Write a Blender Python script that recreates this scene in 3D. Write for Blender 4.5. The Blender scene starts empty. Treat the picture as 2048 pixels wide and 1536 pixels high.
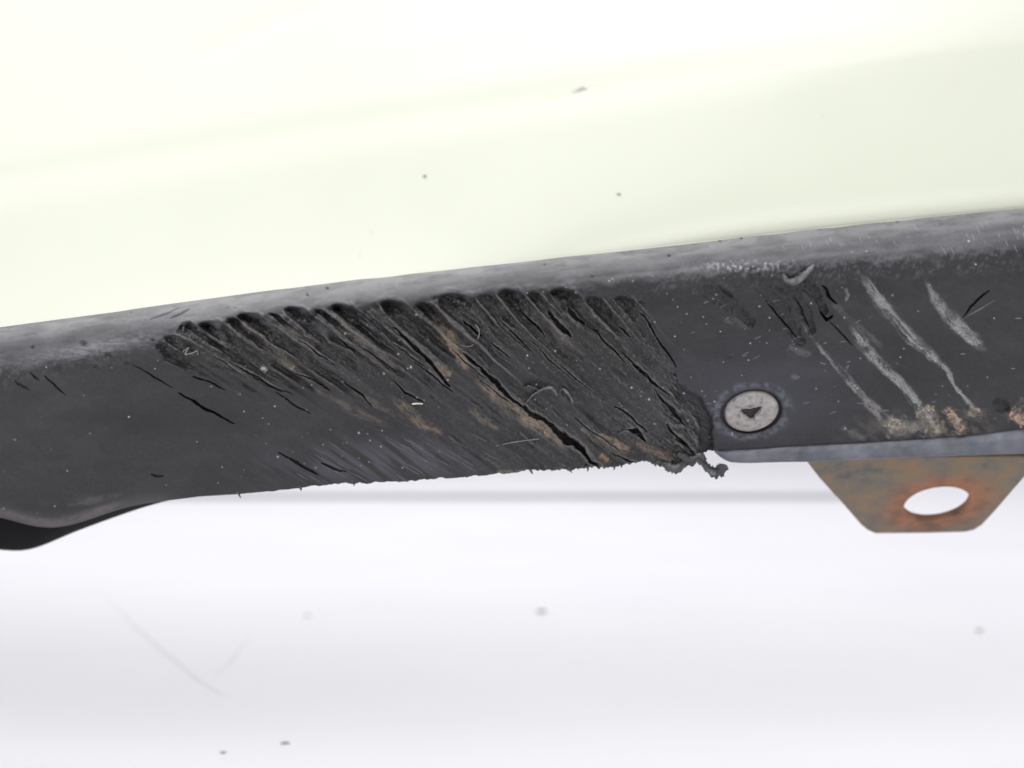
import bpy, math, random
import numpy as np
from mathutils import Vector

random.seed(7)
SC = bpy.context.scene
COL = SC.collection

# ------------------------------------------------------------------ camera
D = 0.300                 # camera to the plane of sharp focus (m)
CAM_Z = 0.120             # camera height above the table
MM = 0.001
PXMM = 8.0                # pixels of the 2048 px frame per mm on the focus plane

cam = bpy.data.cameras.new('camera')
cam.sensor_width = 36.0
cam.lens = 36.0 * 300.0 / 256.0
cam.clip_start = 0.01
cam.clip_end = 50.0
cam.dof.use_dof = True
cam.dof.focus_distance = 0.303
cam.dof.aperture_fstop = 9.0
cam.dof.aperture_blades = 0
cam_o = bpy.data.objects.new('camera', cam)
COL.objects.link(cam_o)
cam_o.location = (0.0, -D, CAM_Z)
cam_o.rotation_euler = (math.radians(90), 0, 0)
SC.camera = cam_o

# ------------------------------------------------------------------ light: a white photo studio
world = bpy.data.worlds.new('World')
SC.world = world
world.use_nodes = True
bg = world.node_tree.nodes['Background']
bg.inputs['Color'].default_value = (0.965, 0.965, 1.0, 1)
bg.inputs['Strength'].default_value = 0.72


def area(name, loc, target, sx, sy, power, color=(1, 1, 1)):
    l = bpy.data.lights.new(name, 'AREA')
    l.shape = 'RECTANGLE'
    l.size, l.size_y = sx, sy
    l.energy = power
    l.color = color
    o = bpy.data.objects.new(name, l)
    COL.objects.link(o)
    o.location = loc
    d = Vector(target) - Vector(loc)
    o.rotation_euler = d.to_track_quat('-Z', 'Y').to_euler()
    return o


area('softbox_overhead', (-0.35, 0.35, 1.10), (-0.05, 0.10, 0.15), 1.5, 1.1, 9.5, (1.0, 0.99, 0.98))
area('softbox_front', (-0.05, -1.10, 0.90), (0.0, 0.10, 0.05), 1.4, 1.0, 16.0, (1.0, 1.0, 1.0))
area('fill_back', (0.25, 0.85, 1.15), (0.0, 0.25, 0.0), 1.0, 0.7, 0.9, (0.97, 0.97, 1.0)).data.spread = math.radians(95)  # unseen fill, added to brighten the shadowed table

SC.view_settings.view_transform = 'Standard'
SC.view_settings.look = 'None'
SC.view_settings.exposure = 0.0
SC.view_settings.gamma = 1.0
SC.view_settings.use_curve_mapping = False
try:
    SC.cycles.use_denoising = True
    SC.cycles.max_bounces = 8
except Exception:
    pass


# ------------------------------------------------------------------ small tools
def W(px, py, y):
    """A point of the place: seen at (px, py) of the photograph, y mm behind the focus plane."""
    k = (300.0 + y) / 300.0
    return ((px - 1024.0) / PXMM * k * MM, y * MM, CAM_Z + (768.0 - py) / PXMM * k * MM)


def sstep(a, b, x):
    t = np.clip((x - a) / (b - a), 0, 1)
    return t * t * (3 - 2 * t)


_rng = np.random.RandomState(11)
_TAB = _rng.rand(256, 256).astype(np.float32)


def vnoise(x, y, seed=0):
    x = x + seed * 17.37
    y = y + seed * 31.91
    xi = np.floor(x).astype(np.int64)
    yi = np.floor(y).astype(np.int64)
    fx = (x - xi).astype(np.float32)
    fy = (y - yi).astype(np.float32)
    fx = fx * fx * (3 - 2 * fx)
    fy = fy * fy * (3 - 2 * fy)
    a = _TAB[xi & 255, yi & 255]
    b = _TAB[(xi + 1) & 255, yi & 255]
    c = _TAB[xi & 255, (yi + 1) & 255]
    d = _TAB[(xi + 1) & 255, (yi + 1) & 255]
    return (a * (1 - fx) + b * fx) * (1 - fy) + (c * (1 - fx) + d * fx) * fy


def fbm(x, y, seed=0, octaves=4):
    s, amp, tot = 0.0, 1.0, 0.0
    for k in range(octaves):
        s = s + amp * vnoise(x * 2 ** k, y * 2 ** k, seed + k)
        tot += amp
        amp *= 0.5
    return s / tot


def empty(name, loc):
    o = bpy.data.objects.new(name, None)
    o.empty_display_size = 0.02
    o.location = loc
    COL.objects.link(o)
    return o


def mesh_obj(name, verts, faces, mat, parent=None, smooth=True):
    me = bpy.data.meshes.new(name)
    me.from_pydata([tuple(v) for v in verts], [], [tuple(f) for f in faces])
    me.update()
    if smooth:
        me.polygons.foreach_set('use_smooth', [True] * len(me.polygons))
    me.materials.append(mat)
    o = bpy.data.objects.new(name, me)
    COL.objects.link(o)
    if parent is not None:
        o.parent = parent
        o.matrix_parent_inverse = parent.matrix_world.inverted()
    return o


def grid_obj(name, V, mat, parent=None, colors=None):
    """V: rows x cols x 3 numpy array of world points."""
    r, c, _ = V.shape
    me = bpy.data.meshes.new(name)
    me.vertices.add(r * c)
    me.vertices.foreach_set('co', V.reshape(-1).astype(np.float32))
    idx = np.arange(r * c).reshape(r, c)
    q = np.stack([idx[:-1, :-1], idx[1:, :-1], idx[1:, 1:], idx[:-1, 1:]], -1).reshape(-1, 4)
    n = len(q)
    me.loops.add(n * 4)
    me.loops.foreach_set('vertex_index', q.reshape(-1).astype(np.int32))
    me.polygons.add(n)
    me.polygons.foreach_set('loop_start', np.arange(0, n * 4, 4, dtype=np.int32))
    me.polygons.foreach_set('loop_total', np.full(n, 4, dtype=np.int32))
    me.polygons.foreach_set('use_smooth', np.ones(n, dtype=bool))
    me.update(calc_edges=True)
    me.validate()
    if colors is not None:
        at = me.attributes.new('wear', 'FLOAT_COLOR', 'POINT')
        at.data.foreach_set('color', colors.reshape(-1).astype(np.float32))
    me.materials.append(mat)
    o = bpy.data.objects.new(name, me)
    COL.objects.link(o)
    if parent is not None:
        o.parent = parent
        o.matrix_parent_inverse = parent.matrix_world.inverted()
    return o


def tag(o, label, cat=None, group=None, kind=None):
    o['label'] = label
    if cat:
        o['category'] = cat
    if group:
        o['group'] = group
    if kind:
        o['kind'] = kind
    return o


# ------------------------------------------------------------------ materials
def new_mat(name):
    m = bpy.data.materials.new(name)
    m.use_nodes = True
    nt = m.node_tree
    return m, nt, nt.nodes['Principled BSDF']


def noise_node(nt, scale, detail=4, rough=0.55, coord='Object'):
    tc = nt.nodes.new('ShaderNodeTexCoord')
    n = nt.nodes.new('ShaderNodeTexNoise')
    n.inputs['Scale'].default_value = scale
    n.inputs['Detail'].default_value = detail
    n.inputs['Roughness'].default_value = rough
    nt.links.new(tc.outputs[coord], n.inputs['Vector'])
    return n


def ramp(nt, src, stops):
    r = nt.nodes.new('ShaderNodeValToRGB')
    el = r.color_ramp.elements
    while len(el) < len(stops):
        el.new(0.5)
    for e, (p, c) in zip(el, stops):
        e.position = p
        e.color = c if len(c) == 4 else (*c, 1)
    nt.links.new(src, r.inputs['Fac'])
    return r


def bump(nt, bsdf, src, strength, dist):
    b = nt.nodes.new('ShaderNodeBump')
    b.inputs['Strength'].default_value = strength
    b.inputs['Distance'].default_value = dist
    nt.links.new(src, b.inputs['Height'])
    nt.links.new(b.outputs['Normal'], bsdf.inputs['Normal'])
    return b


def mat_plain(name, color, rough, var=0.15, scale=900, bumpd=0.00004, spec=0.5, metallic=0.0):
    m, nt, b = new_mat(name)
    n = noise_node(nt, scale)
    lo = tuple(c * (1 - var) for c in color)
    hi = tuple(min(1, c * (1 + var)) for c in color)
    r = ramp(nt, n.outputs['Fac'], [(0.3, lo), (0.7, hi)])
    nt.links.new(r.outputs['Color'], b.inputs['Base Color'])
    b.inputs['Roughness'].default_value = rough
    b.inputs['Specular IOR Level'].default_value = spec
    b.inputs['Metallic'].default_value = metallic
    bump(nt, b, n.outputs['Fac'], 0.6, bumpd)
    return m


def mat_wear(name, bump_scale=2600, bump_dist=0.00006, spec=0.5, coat=0.0):
    m, nt, b = new_mat(name)
    a = nt.nodes.new('ShaderNodeAttribute')
    a.attribute_name = 'wear'
    nt.links.new(a.outputs['Color'], b.inputs['Base Color'])
    nt.links.new(a.outputs['Alpha'], b.inputs['Roughness'])
    b.inputs['Specular IOR Level'].default_value = spec
    b.inputs['Coat Weight'].default_value = coat
    b.inputs['Coat Roughness'].default_value = 0.22
    if bump_dist > 0:
        n = noise_node(nt, bump_scale, 5, 0.6)
        bump(nt, b, n.outputs['Fac'], 0.5, bump_dist)
    return m


M_LIP = mat_wear('black_plastic_worn', spec=0.33)
M_PAINT = mat_wear('pale_lime_paint', bump_dist=0.0, coat=0.25, spec=0.3)
M_BACK = mat_plain('plastic_back', (0.03, 0.03, 0.032), 0.6)
M_UNDERSHADE = mat_plain('lip_underside_shade', (0.008, 0.008, 0.009), 0.9, spec=0.08)  # near-black stands in for the shade under the lip
M_SHRED = mat_plain('torn_plastic', (0.022, 0.022, 0.025), 0.32, var=0.4, scale=1500, bumpd=0.0001, spec=0.6)
M_CURL = mat_plain('curled_plastic', (0.030, 0.032, 0.037), 0.34, var=0.8, scale=420, bumpd=0.0003, spec=0.6)
M_SHAVING = mat_plain('stressed_plastic_shaving', (0.10, 0.10, 0.105), 0.5, var=0.55, scale=900, bumpd=0.00012)
M_FIBRE = mat_plain('pale_fibre', (0.62, 0.60, 0.55), 0.7)
M_HAIR = mat_plain('grey_fibre', (0.22, 0.21, 0.21), 0.6)
M_CRUMB = mat_plain('grey_dust', (0.22, 0.22, 0.23), 0.9)
M_RAIL = mat_plain('grey_strip', (0.42, 0.42, 0.44), 0.6)


def mat_flange():
    m, nt, b = new_mat('grey_coated_edge')
    n = noise_node(nt, 150, 6, .6)
    r = ramp(nt, n.outputs['Fac'], [(0.3, (0.055, 0.058, 0.072)), (0.7, (0.13, 0.136, 0.162))])
    n2 = noise_node(nt, 95, 6, 0.65)
    r2 = ramp(nt, n2.outputs['Fac'], [(0.66, (0, 0, 0)), (0.72, (1, 1, 1))])
    mix = nt.nodes.new('ShaderNodeMix')
    mix.data_type = 'RGBA'
    nt.links.new(r2.outputs['Color'], mix.inputs[0])
    nt.links.new(r.outputs['Color'], mix.inputs[6])
    mix.inputs[7].default_value = (0.28, 0.12, 0.06, 1)
    nt.links.new(mix.outputs[2], b.inputs['Base Color'])
    b.inputs['Roughness'].default_value = 0.42
    bump(nt, b, n.outputs['Fac'], 0.5, 0.0001)
    return m


M_FLANGE = mat_flange()


def mat_rust():
    """Rusty steel: a bare ring of rust round the hole (object origin), grey-olive plating elsewhere."""
    m, nt, b = new_mat('rusty_plated_steel')
    tc = nt.nodes.new('ShaderNodeTexCoord')
    ln = nt.nodes.new('ShaderNodeVectorMath')
    ln.operation = 'LENGTH'
    nt.links.new(tc.outputs['Object'], ln.inputs[0])
    n = noise_node(nt, 170, 6, 0.6)
    n2 = noise_node(nt, 110, 6, 0.62)
    ad = nt.nodes.new('ShaderNodeMath')
    ad.operation = 'MULTIPLY_ADD'
    nt.links.new(n.outputs['Fac'], ad.inputs[0])
    ad.inputs[1].default_value = 0.006
    nt.links.new(ln.outputs['Value'], ad.inputs[2])
    ring = ramp(nt, ad.outputs[0], [(0.0, (1, 1, 1)), (0.0175, (1, 1, 1)), (0.0205, (0, 0, 0))])
    plate = ramp(nt, n2.outputs['Fac'], [(0.34, (0.085, 0.085, 0.08)), (0.46, (0.145, 0.125, 0.10)),
                                         (0.56, (0.18, 0.135, 0.09)), (0.68, (0.23, 0.14, 0.075))])
    rust = ramp(nt, n.outputs['Fac'], [(0.32, (0.12, 0.062, 0.042)), (0.55, (0.26, 0.115, 0.062)), (0.72, (0.32, 0.13, 0.072))])
    mix = nt.nodes.new('ShaderNodeMix')
    mix.data_type = 'RGBA'
    nt.links.new(ring.outputs['Color'], mix.inputs[0])
    nt.links.new(plate.outputs['Color'], mix.inputs[6])
    nt.links.new(rust.outputs['Color'], mix.inputs[7])
    nt.links.new(mix.outputs[2], b.inputs['Base Color'])
    b.inputs['Roughness'].default_value = 0.75
    bump(nt, b, n.outputs['Fac'], 0.6, 0.0003)
    return m


M_RUST = mat_rust()


def mat_screw():
    m, nt, b = new_mat('dull_zinc_screw')
    n = noise_node(nt, 700, 6, 0.65)
    r = ramp(nt, n.outputs['Fac'], [(0.32, (0.13, 0.115, 0.105)), (0.44, (0.26, 0.24, 0.23)), (0.60, (0.32, 0.30, 0.29)), (0.75, (0.43, 0.41, 0.40))])
    nt.links.new(r.outputs['Color'], b.inputs['Base Color'])
    b.inputs['Metallic'].default_value = 0.15
    b.inputs['Roughness'].default_value = 0.6
    bump(nt, b, n.outputs['Fac'], 0.7, 0.00025)
    return m


M_SCREW = mat_screw()
M_SOCKET = mat_plain('rusty_socket', (0.075, 0.045, 0.034), 0.9, var=0.6, scale=900, bumpd=0.0003)


def mat_table():
    m, nt, b = new_mat('white_laminate')
    n = noise_node(nt, 9, 4)
    r = ramp(nt, n.outputs['Fac'], [(0.35, (0.82, 0.815, 0.85)), (0.65, (0.845, 0.84, 0.868))])
    nt.links.new(r.outputs['Color'], b.inputs['Base Color'])
    b.inputs['Roughness'].default_value = 0.35
    b.inputs['Specular IOR Level'].default_value = 0.35
    return m


M_TABLE = mat_table()

# ------------------------------------------------------------------ the setting: white studio sweep
tv, tf = [], []
prof = [(-0.9, 0.0), (0.0, 0.0), (0.6, 0.0), (1.2, 0.0), (1.6, 0.0)]
for k in range(1, 13):
    a = math.radians(90 * k / 12)
    prof.append((1.6 + 0.5 * math.sin(a), 0.5 - 0.5 * math.cos(a)))
prof.append((2.1, 2.2))
for (y, z) in prof:
    for x in (-2.2, -0.7, 0.7, 2.2):
        tv.append((x, y, z))
for i in range(len(prof) - 1):
    for j in range(3):
        a = i * 4 + j
        tf.append((a, a + 1, a + 5, a + 4))
sweep = mesh_obj('studio_backdrop', tv, tf, M_TABLE)
sweep['kind'] = 'structure'

# ------------------------------------------------------------------ the bumper
bumper = empty('bumper', (0.0, 0.02, 0.0))
bpy.context.view_layer.update()
tag(bumper, 'pale lime painted car bumper with a badly scraped black plastic lower lip', 'bumper')

# --- outlines of the black lip, in photograph pixels
_tx = np.array([-1400, -700, -300, 0, 179, 358, 568, 730, 900, 1024, 1274, 1474, 1774, 2048, 2400, 2800, 3400.])
_ty = np.array([836, 744, 693, 655, 631, 606, 577, 558, 539.5, 525, 500, 476, 443, 417, 382, 342, 280.])
TOPX = np.arange(-1400, 3401, 10.0)
TOPY = np.interp(TOPX, _tx, _ty)
for _ in range(3):
    TOPY = np.convolve(np.pad(TOPY, 9, mode='reflect', reflect_type='odd'), np.ones(19) / 19.0, 'valid')
BOTX = np.array([-1400, -700, -200, 0, 54, 107, 161, 215, 272, 330, 400, 480, 560, 640, 700, 800, 900, 988, 1056, 1108, 1176, 1231, 1258,
                 1289, 1313, 1347, 1378, 1401, 1425, 1440, 1587, 1690, 1843, 1963, 2048, 2800, 3400.])
BOTY = np.array([1020, 1010, 1020, 1033, 1051, 1058, 1046, 1026, 1009, 1002, 993, 988, 981, 972, 967, 962, 956, 949, 942, 941, 937, 934, 926,
                 923, 928, 939, 932, 908, 901, 901, 891, 886, 877, 868, 856, 800, 752.])


_bx = np.arange(-1400, 3401, 5.0)
_by = np.interp(_bx, BOTX, BOTY)
_sm = _by.copy()
for _ in range(3):
    _sm = np.convolve(np.pad(_sm, 4, mode='edge'), np.ones(9) / 9.0, 'valid')
_wl = 1 - sstep(300, 420, _bx)
BOTX, BOTY = _bx, _by * (1 - _wl) + _sm * _wl


def ytop(x):
    return np.interp(x, TOPX, TOPY) + 1.2 * (vnoise(x / 60.0, x * 0, 3) - .5) * 2


def ybot(x):
    j = sstep(420, 700, x) * (1 - sstep(1430, 1445, x))
    jag = (fbm(x / 16.0, x * 0 + 2.2, 5, 4) - .5) * 9 * j + (vnoise(x / 4.0, x * 0, 8) - .5) * 5 * j * sstep(950, 1150, x)
    return np.interp(x, BOTX, BOTY) + jag


def lip_base(px, py):
    """Depth (mm) of the undamaged lip: nose rolled back at its top, face leaning under, left end swinging away."""
    yt = np.interp(px, TOPX, TOPY)
    h = py - yt
    fil = np.interp(px, [-200, 300, 1000, 2048], [88, 78, 72, 100])
    q = np.clip((fil - h) / fil, 0, 1.3)
    face = np.clip(h - fil * 0.55, 0, None)
    soft = face * face / (face + 45.0)
    Y = -19.0 + soft / PXMM * 0.98 + 6.5 * q ** 2.0
    left = np.clip((900 - px) / 900.0, 0, 3)
    Y = Y + 17.0 * left ** 2
    right = np.clip((px - 1700) / 700.0, 0, 3)
    Y = Y + 2.0 * right ** 2
    # left lower edge rolls under
    yb = np.interp(px, BOTX, BOTY)
    e = np.clip((py - (yb - 26)) / 26.0, 0, 1) * (1 - sstep(300, 420, px))
    Y = Y + 3.2 * e ** 2.2
    # soft swelling above that edge
    Y = Y - 2.2 * np.exp(-((py - (yb - 30)) / 26.0) ** 2) * (1 - sstep(200, 360, px))
    return Y


# --- grid
cols = np.concatenate([np.arange(-1400, -20, 12), np.arange(-20, 2070, 1.45), np.arange(2070, 3400, 12)]).astype(np.float64)
NR = 345
tt = np.linspace(0, 1, NR)
CX = np.repeat(cols[None, :], NR, 0)
yt_c, yb_c = ytop(cols), ybot(cols)
CY = yt_c[None, :] + (yb_c - yt_c)[None, :] * tt[:, None]
Y = lip_base(CX, CY)

# --- stream direction of the scraping
BASEX = np.array([-300, 320, 480, 580, 780, 1000, 1110, 1300, 1700, 2100.])
BASEY = np.array([760, 690, 652, 635, 618, 600, 594, 600, 560, 540.])


def base_y(x):
    return np.interp(x, BASEX, BASEY)


def slope(x, y):
    b = np.interp(x, [300, 600, 900, 1150, 1400, 1700], [0.52, 0.62, 0.74, 0.84, 0.95, 1.05])
    return b + np.interp(x, [300, 800, 1100, 1400], [0.10, 0.25, 0.45, 0.5]) * np.exp(-np.clip(y - base_y(x), 0, None) / 90.0)


def trace(px, py):
    x, y = px.copy(), py.copy()
    for _ in range(26):
        r = y - base_y(x)
        s = slope(x, y)
        dx = -r / (s + 0.12) * 0.3
        x = x + dx
        y = y + dx * s
    sgn = np.sign(py - base_y(px))
    return x, sgn * np.hypot(px - x, py - y)


PSI, S = trace(CX, CY)

depth = np.zeros_like(Y)          # mm into the plastic
# colours, with some light and shade painted in: bare black plastic, chewed plastic, chalky scuffs, trodden-in dirt
col = np.empty(Y.shape + (3,))
mott = fbm(CX / 90.0, CY / 60.0, 21, 4)
fine = fbm(CX / 5.0, CY / 5.0, 23, 3)
haze_ = fbm(CX / 240.0 + CY / 500.0, CY / 26.0, 24, 4)
grit = fbm(CX / 2.0, CY / 1.9, 25, 2)
base = 0.0195 * (0.62 + 0.76 * mott) * (0.80 + 0.40 * fine) * (.75 + .5 * haze_) * (.7 + .6 * grit)
col[..., 0] = base * 0.99
col[..., 1] = base * 0.96
col[..., 2] = base * 1.04
rough = 0.46 + 0.30 * (mott - .5) + .15 * (haze_ - .5)


def mixc(mask, rgb):
    global col
    m = np.clip(mask, 0, 1)[..., None]
    col = col * (1 - m) + np.array(rgb) * m


def setr(mask, v):
    global rough
    m = np.clip(mask, 0, 1)
    rough = rough * (1 - m) + v * m


def poly_dist(px, py, pts):
    """distance to a polyline, and position 0..1 along it"""
    best = np.full(px.shape, 1e9)
    pos = np.zeros(px.shape)
    side = np.zeros(px.shape)
    pts = np.array(pts, float)
    seg = np.hypot(*(pts[1:] - pts[:-1]).T)
    cum = np.concatenate([[0], np.cumsum(seg)])
    for k in range(len(pts) - 1):
        a, b = pts[k], pts[k + 1]
        d = b - a
        t = np.clip(((px - a[0]) * d[0] + (py - a[1]) * d[1]) / max(1e-6, d @ d), 0, 1)
        dx, dy = px - (a[0] + t * d[0]), py - (a[1] + t * d[1])
        dist = np.hypot(dx, dy)
        m = dist < best
        best = np.where(m, dist, best)
        pos = np.where(m, (cum[k] + t * seg[k]) / cum[-1], pos)
        side = np.where(m, np.sign(dx * d[1] - dy * d[0]), side)
    return best, pos, side


def near(pts, pad):
    p = np.array(pts, float)
    i0 = np.searchsorted(cols, p[:, 0].min() - pad)
    i1 = np.searchsorted(cols, p[:, 0].max() + pad)
    return slice(max(0, i0), min(len(cols), i1))


# --- fillet (worn, dusty band on the nose, reflected light painted along its top)
hh = CY - np.interp(CX, TOPX, TOPY)
filw = np.interp(CX, [0, 320, 700, 1100, 1500, 2048], [92, 66, 48, 60, 70, 86])
edge_n = (fbm(CX / 22.0, CY / 12.0, 31, 4) - .5) * 30
band = 1 - sstep(filw - 14, filw + 8, hh + edge_n)
streak = .45 * fbm(CX / 150.0 + CY / 300.0, hh / 11.0, 33, 4) + .55 * fbm(CX / 40.0, hh / 16.0, 34, 4)
toph = 1 - sstep(6, 52, hh)
mixc(band * (0.30 + 0.5 * sstep(.25, .75, streak) + .2 * toph) * (.9 + .35 * (grit - .5)) * 0.95, (0.150, 0.148, 0.160))
mixc(band * toph ** 1.5 * (.35 + .5 * sstep(.35, .65, fbm(CX / 55.0, hh / 9.0, 35, 4))), (0.215, 0.215, 0.215))  # paler towards the top: the paint's reflection put into the colour
mixc(band * sstep(.58, .70, fbm(CX / 26.0 + hh / 30., hh / 7.0, 36, 4)) * .22, (0.055, 0.055, 0.060))
setr(band, 0.44)
# tiny nicks along the very edge and across the band
nick = sstep(0.72, 0.84, fbm(CX / 16.0, hh / 3.0, 37, 4)) * band * sstep(.45, .7, fbm(CX / 70., CY / 40., 38, 2))
mixc(nick * 0.55, (0.025, 0.025, 0.026))
depth += nick * 0.15
# textured grain under the fillet at right
grn = sstep(-22, 0, hh - filw) * (1 - sstep(18, 52, hh - filw)) * sstep(1080, 1500, CX)
gn = .5 * fbm(CX / 3.2 + CY / 9.0, CY / 8.0, 41, 3) + .5 * fbm(CX / 9.0, CY / 7.0, 42, 4)
depth += grn * (gn - .5) * 0.55
mixc(grn * sstep(.5, .75, gn) * .5, (0.12, 0.115, 0.12))
mixc(grn * sstep(.55, .28, gn) * .75, (0.022, 0.021, 0.022))
# left of the damage: grain where the fillet meets the face
gl = np.exp(-((hh - filw - 4) / 26.0) ** 2) * (1 - sstep(300, 360, CX))
gn2 = fbm(CX / 6.0, CY / 6.0, 43, 4)
mixc(gl * sstep(.50, .75, gn2) * .3, (0.13, 0.13, 0.14))
mixc(gl * sstep(.42, .25, gn2) * .6, (0.02, 0.02, 0.02))
depth += gl * (gn2 - .5) * .4

# --- the scraped field
POLY = [(313, 690), (322, 668), (350, 664), (362, 650), (385, 652), (407, 643), (440, 655), (456, 637), (487, 626), (520, 640), (544, 626),
        (577, 614), (612, 632), (636, 618), (672, 608), (715, 625), (774, 601), (822, 616), (870, 592), (900, 586), (940, 596), (1008, 577),
        (1060, 586), (1114, 574), (1165, 594), (1241, 592), (1290, 605), (1322, 680), (1350, 738), (1366, 783), (1396, 792), (1416, 820),
        (1424, 860), (1414, 930), (1340, 960), (1060, 975), (900, 965), (820, 930), (700, 850), (560, 800), (450, 775), (380, 752), (330, 730)]


def poly_sdf(px, py, pts):
    d, _, _ = poly_dist(px, py, pts + [pts[0]])
    inside = np.zeros(px.shape, bool)
    n = len(pts)
    for i in range(n):
        x1, y1 = pts[i]
        x2, y2 = pts[(i + 1) % n]
        c = ((y1 > py) != (y2 > py)) & (px < (x2 - x1) * (py - y1) / (y2 - y1 + 1e-9) + x1)
        inside ^= c
    return np.where(inside, d, -d)


sdf = poly_sdf(CX, CY, POLY)
sdf = sdf + (fbm(CX / 14.0, CY / 14.0, 51, 4) - .5) * 12 + (fbm(PSI / 9.0, S / 120.0, 52, 3) - .5) * 60 * sstep(60, 200, S) * (1 - sstep(760, 980, CX))
soft_ = sstep(50, 150, S) * (1 - sstep(760, 1000, CX))
M = sstep(0, 1, (sdf + 2 + 6 * soft_) / (9 + 62 * soft_))
Mc = M * (1 - .6 * sstep(120, 280, S) * (1 - sstep(880, 1150, CX)))
lowfade = (1 - 0.7 * sstep(90, 330, S) * (1 - sstep(900, 1250, CX))) * (1 - .5 * sstep(960, 1180, CX))
Mz = M * lowfade
depth += 0.55 * M * (1 - sstep(60, 260, S) * .6)
# raised lip of pushed-up plastic just outside the upper edge
depth -= 0.5 * np.exp(-((sdf + 6) / 6.0) ** 2) * (S < 40) * sstep(300, 360, CX) * (1 - sstep(1150, 1290, CX))

# striations along the stream
wv = (fbm(CX / 60.0, CY / 60.0, 60, 3) - .5) * 26
n1 = fbm((PSI + wv) / 36.0, S / 210.0, 61, 3)
n2 = fbm((PSI + wv) / 14.0, S / 120.0, 62, 3)
n3 = fbm((PSI + wv) / 4.5, S / 50.0, 63, 2)
patch = sstep(.3, .7, fbm(CX / 70.0, CY / 50.0, 66, 3))
depth += Mz * ((n1 - .5) * 5.2 + (n2 - .5) * 2.2 * (.45 + .8 * patch) + (n3 - .5) * 0.30 * patch)
thr = sstep(0.62, 0.74, n2) * patch
depth += Mz * thr * 0.5
chew = fbm(CX / 7.0, CY / 7.0, 65, 4)
clod = fbm(CX / 19.0, CY / 15.0, 68, 3)
depth += M * (clod - .5) * (.6 + 2.2 * np.exp(-np.clip(S, 0, None) / 55))
grain_ = fbm(CX / 2.6, CY / 2.6, 67, 3)
depth += M * (grain_ - .5) * .32
depth += M * (chew - .5) * 0.9 * (0.5 + sstep(1150, 1350, CX) + 0.8 * np.exp(-np.clip(S, 0, None) / 40))

# teeth (gouge heads) along the upper edge: apex, half width, depth, run-out length
TEETH = [(336, 670, 20, 2.6, 70), (369, 645, 11, 2.2, 90), (409, 643, 24, 3.0, 110), (456, 636, 13, 1.8, 120), (489, 626, 24, 2.9, 120),
         (544, 626, 9, 1.8, 80), (578, 614, 27, 3.2, 110), (636, 618, 11, 1.8, 120), (674, 608, 28, 3.0, 140), (725, 622, 10, 1.2, 130),
         (776, 601, 33, 3.0, 150), (842, 604, 20, 1.5, 150), (896, 587, 42, 2.6, 90), (964, 588, 24, 1.5, 170), (1010, 577, 32, 2.2, 120),
         (1064, 584, 18, 1.4, 130), (1120, 575, 32, 3.2, 95), (1183, 593, 22, 1.6, 140), (1241, 592, 26, 1.5, 120)]
for (ax, ay, w, dp, L) in TEETH:
    a_psi, a_s = trace(np.array([float(ax)]), np.array([float(ay)]))
    c = (PSI - a_psi[0] + (fbm(S / 30.0, PSI / 60., ax, 2) - .5) * 10) / (w * 0.95)
    s0 = a_s[0] + w * 0.9 * (1 - np.sqrt(np.clip(1 - c * c, 0, 1)))
    on = sstep(-3, 7, S - s0)
    prof_c = np.clip(1 - np.abs(c + .25 * (1 - np.abs(c))) ** 2.2, 0, 1) * (np.abs(c) < 1)
    run = np.exp(-np.clip(S - a_s[0], 0, None) / L)
    depth += on * prof_c * dp * 1.35 * run
    mixc(on * prof_c * np.exp(-np.clip(S - a_s[0], 0, None) / 38.0) * .8 * M, (0.014, 0.012, 0.0115))  # heads darkened: shade below the upper wall put into the colour
    rim = np.exp(-((c - 1.02) / .18) ** 2) * sstep(-6, 6, S - a_s[0]) * np.exp(-np.clip(S - a_s[0], 0, None) / (L * .6))
    depth -= rim * 0.9 * min(1, w / 22)
    mixc(rim * .5 * min(1, w / 22), (0.085, 0.085, 0.092))

# chewed plastic colour: matte, blacker, faintly brown with ground-in dirt
mixc(Mc * (0.35 + 0.65 * sstep(.35, .65, n1)) * (1 - .45 * sstep(100, 300, S)), (0.0155, 0.0148, 0.0148))
mixc(Mc * sstep(.52, .72, n3 * .5 + chew * .5) * .28, (0.060, 0.055, 0.052))
dirt = sstep(.50, .72, fbm(PSI / 7.0, S / 80.0, 71, 3)) * sstep(.35, .6, fbm(CX / 60.0, CY / 60.0, 72, 3))
mixc(Mc * dirt * .20 * (1 - .6 * sstep(950, 1150, CX)), (0.105, 0.085, 0.068))
chalk = sstep(.55, .75, fbm(PSI / 9.0, S / 50.0, 73, 3)) * sstep(.5, .65, fbm(CX / 3.0, CY / 3.0, 74, 3))
mixc(Mc * chalk * .28, (0.13, 0.126, 0.122))
mixc(Mc * sstep(.66, .82, grain_) * .5, (0.12, 0.115, 0.11))
setr(M, 0.34 + .25 * n2)
# torn, lumpy end beside the screw
end = sstep(1290, 1375, CX + (CY - 840) * .1) * M
lump = fbm(PSI / 11.0, S / 26.0, 77, 4)
depth += end * (0.9 + (lump - .5) * 4.0)
mixc(end * .45, (0.018, 0.0175, 0.017))
mixc(end * sstep(.58, .7, lump) * .35, (0.12, 0.085, 0.055))
mixc(end * sstep(.56, .72, fbm(CX / 5., CY / 5., 78, 3)) * .4, (0.12, 0.115, 0.11))
d_, t_, s_ = poly_dist(CX, CY, [(1362, 786), (1392, 806), (1410, 838), (1412, 872), (1404, 915)])
hole = sstep(18, 7, d_ + (fbm(CX / 12., CY / 12., 79, 3) - .5) * 9)
depth = depth * (1 - .6 * hole) + hole * 2.6
mixc(hole * .85, (0.013, 0.013, 0.014))  # shadow beyond the torn end, painted near-black
setr(end, 0.5)


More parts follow.
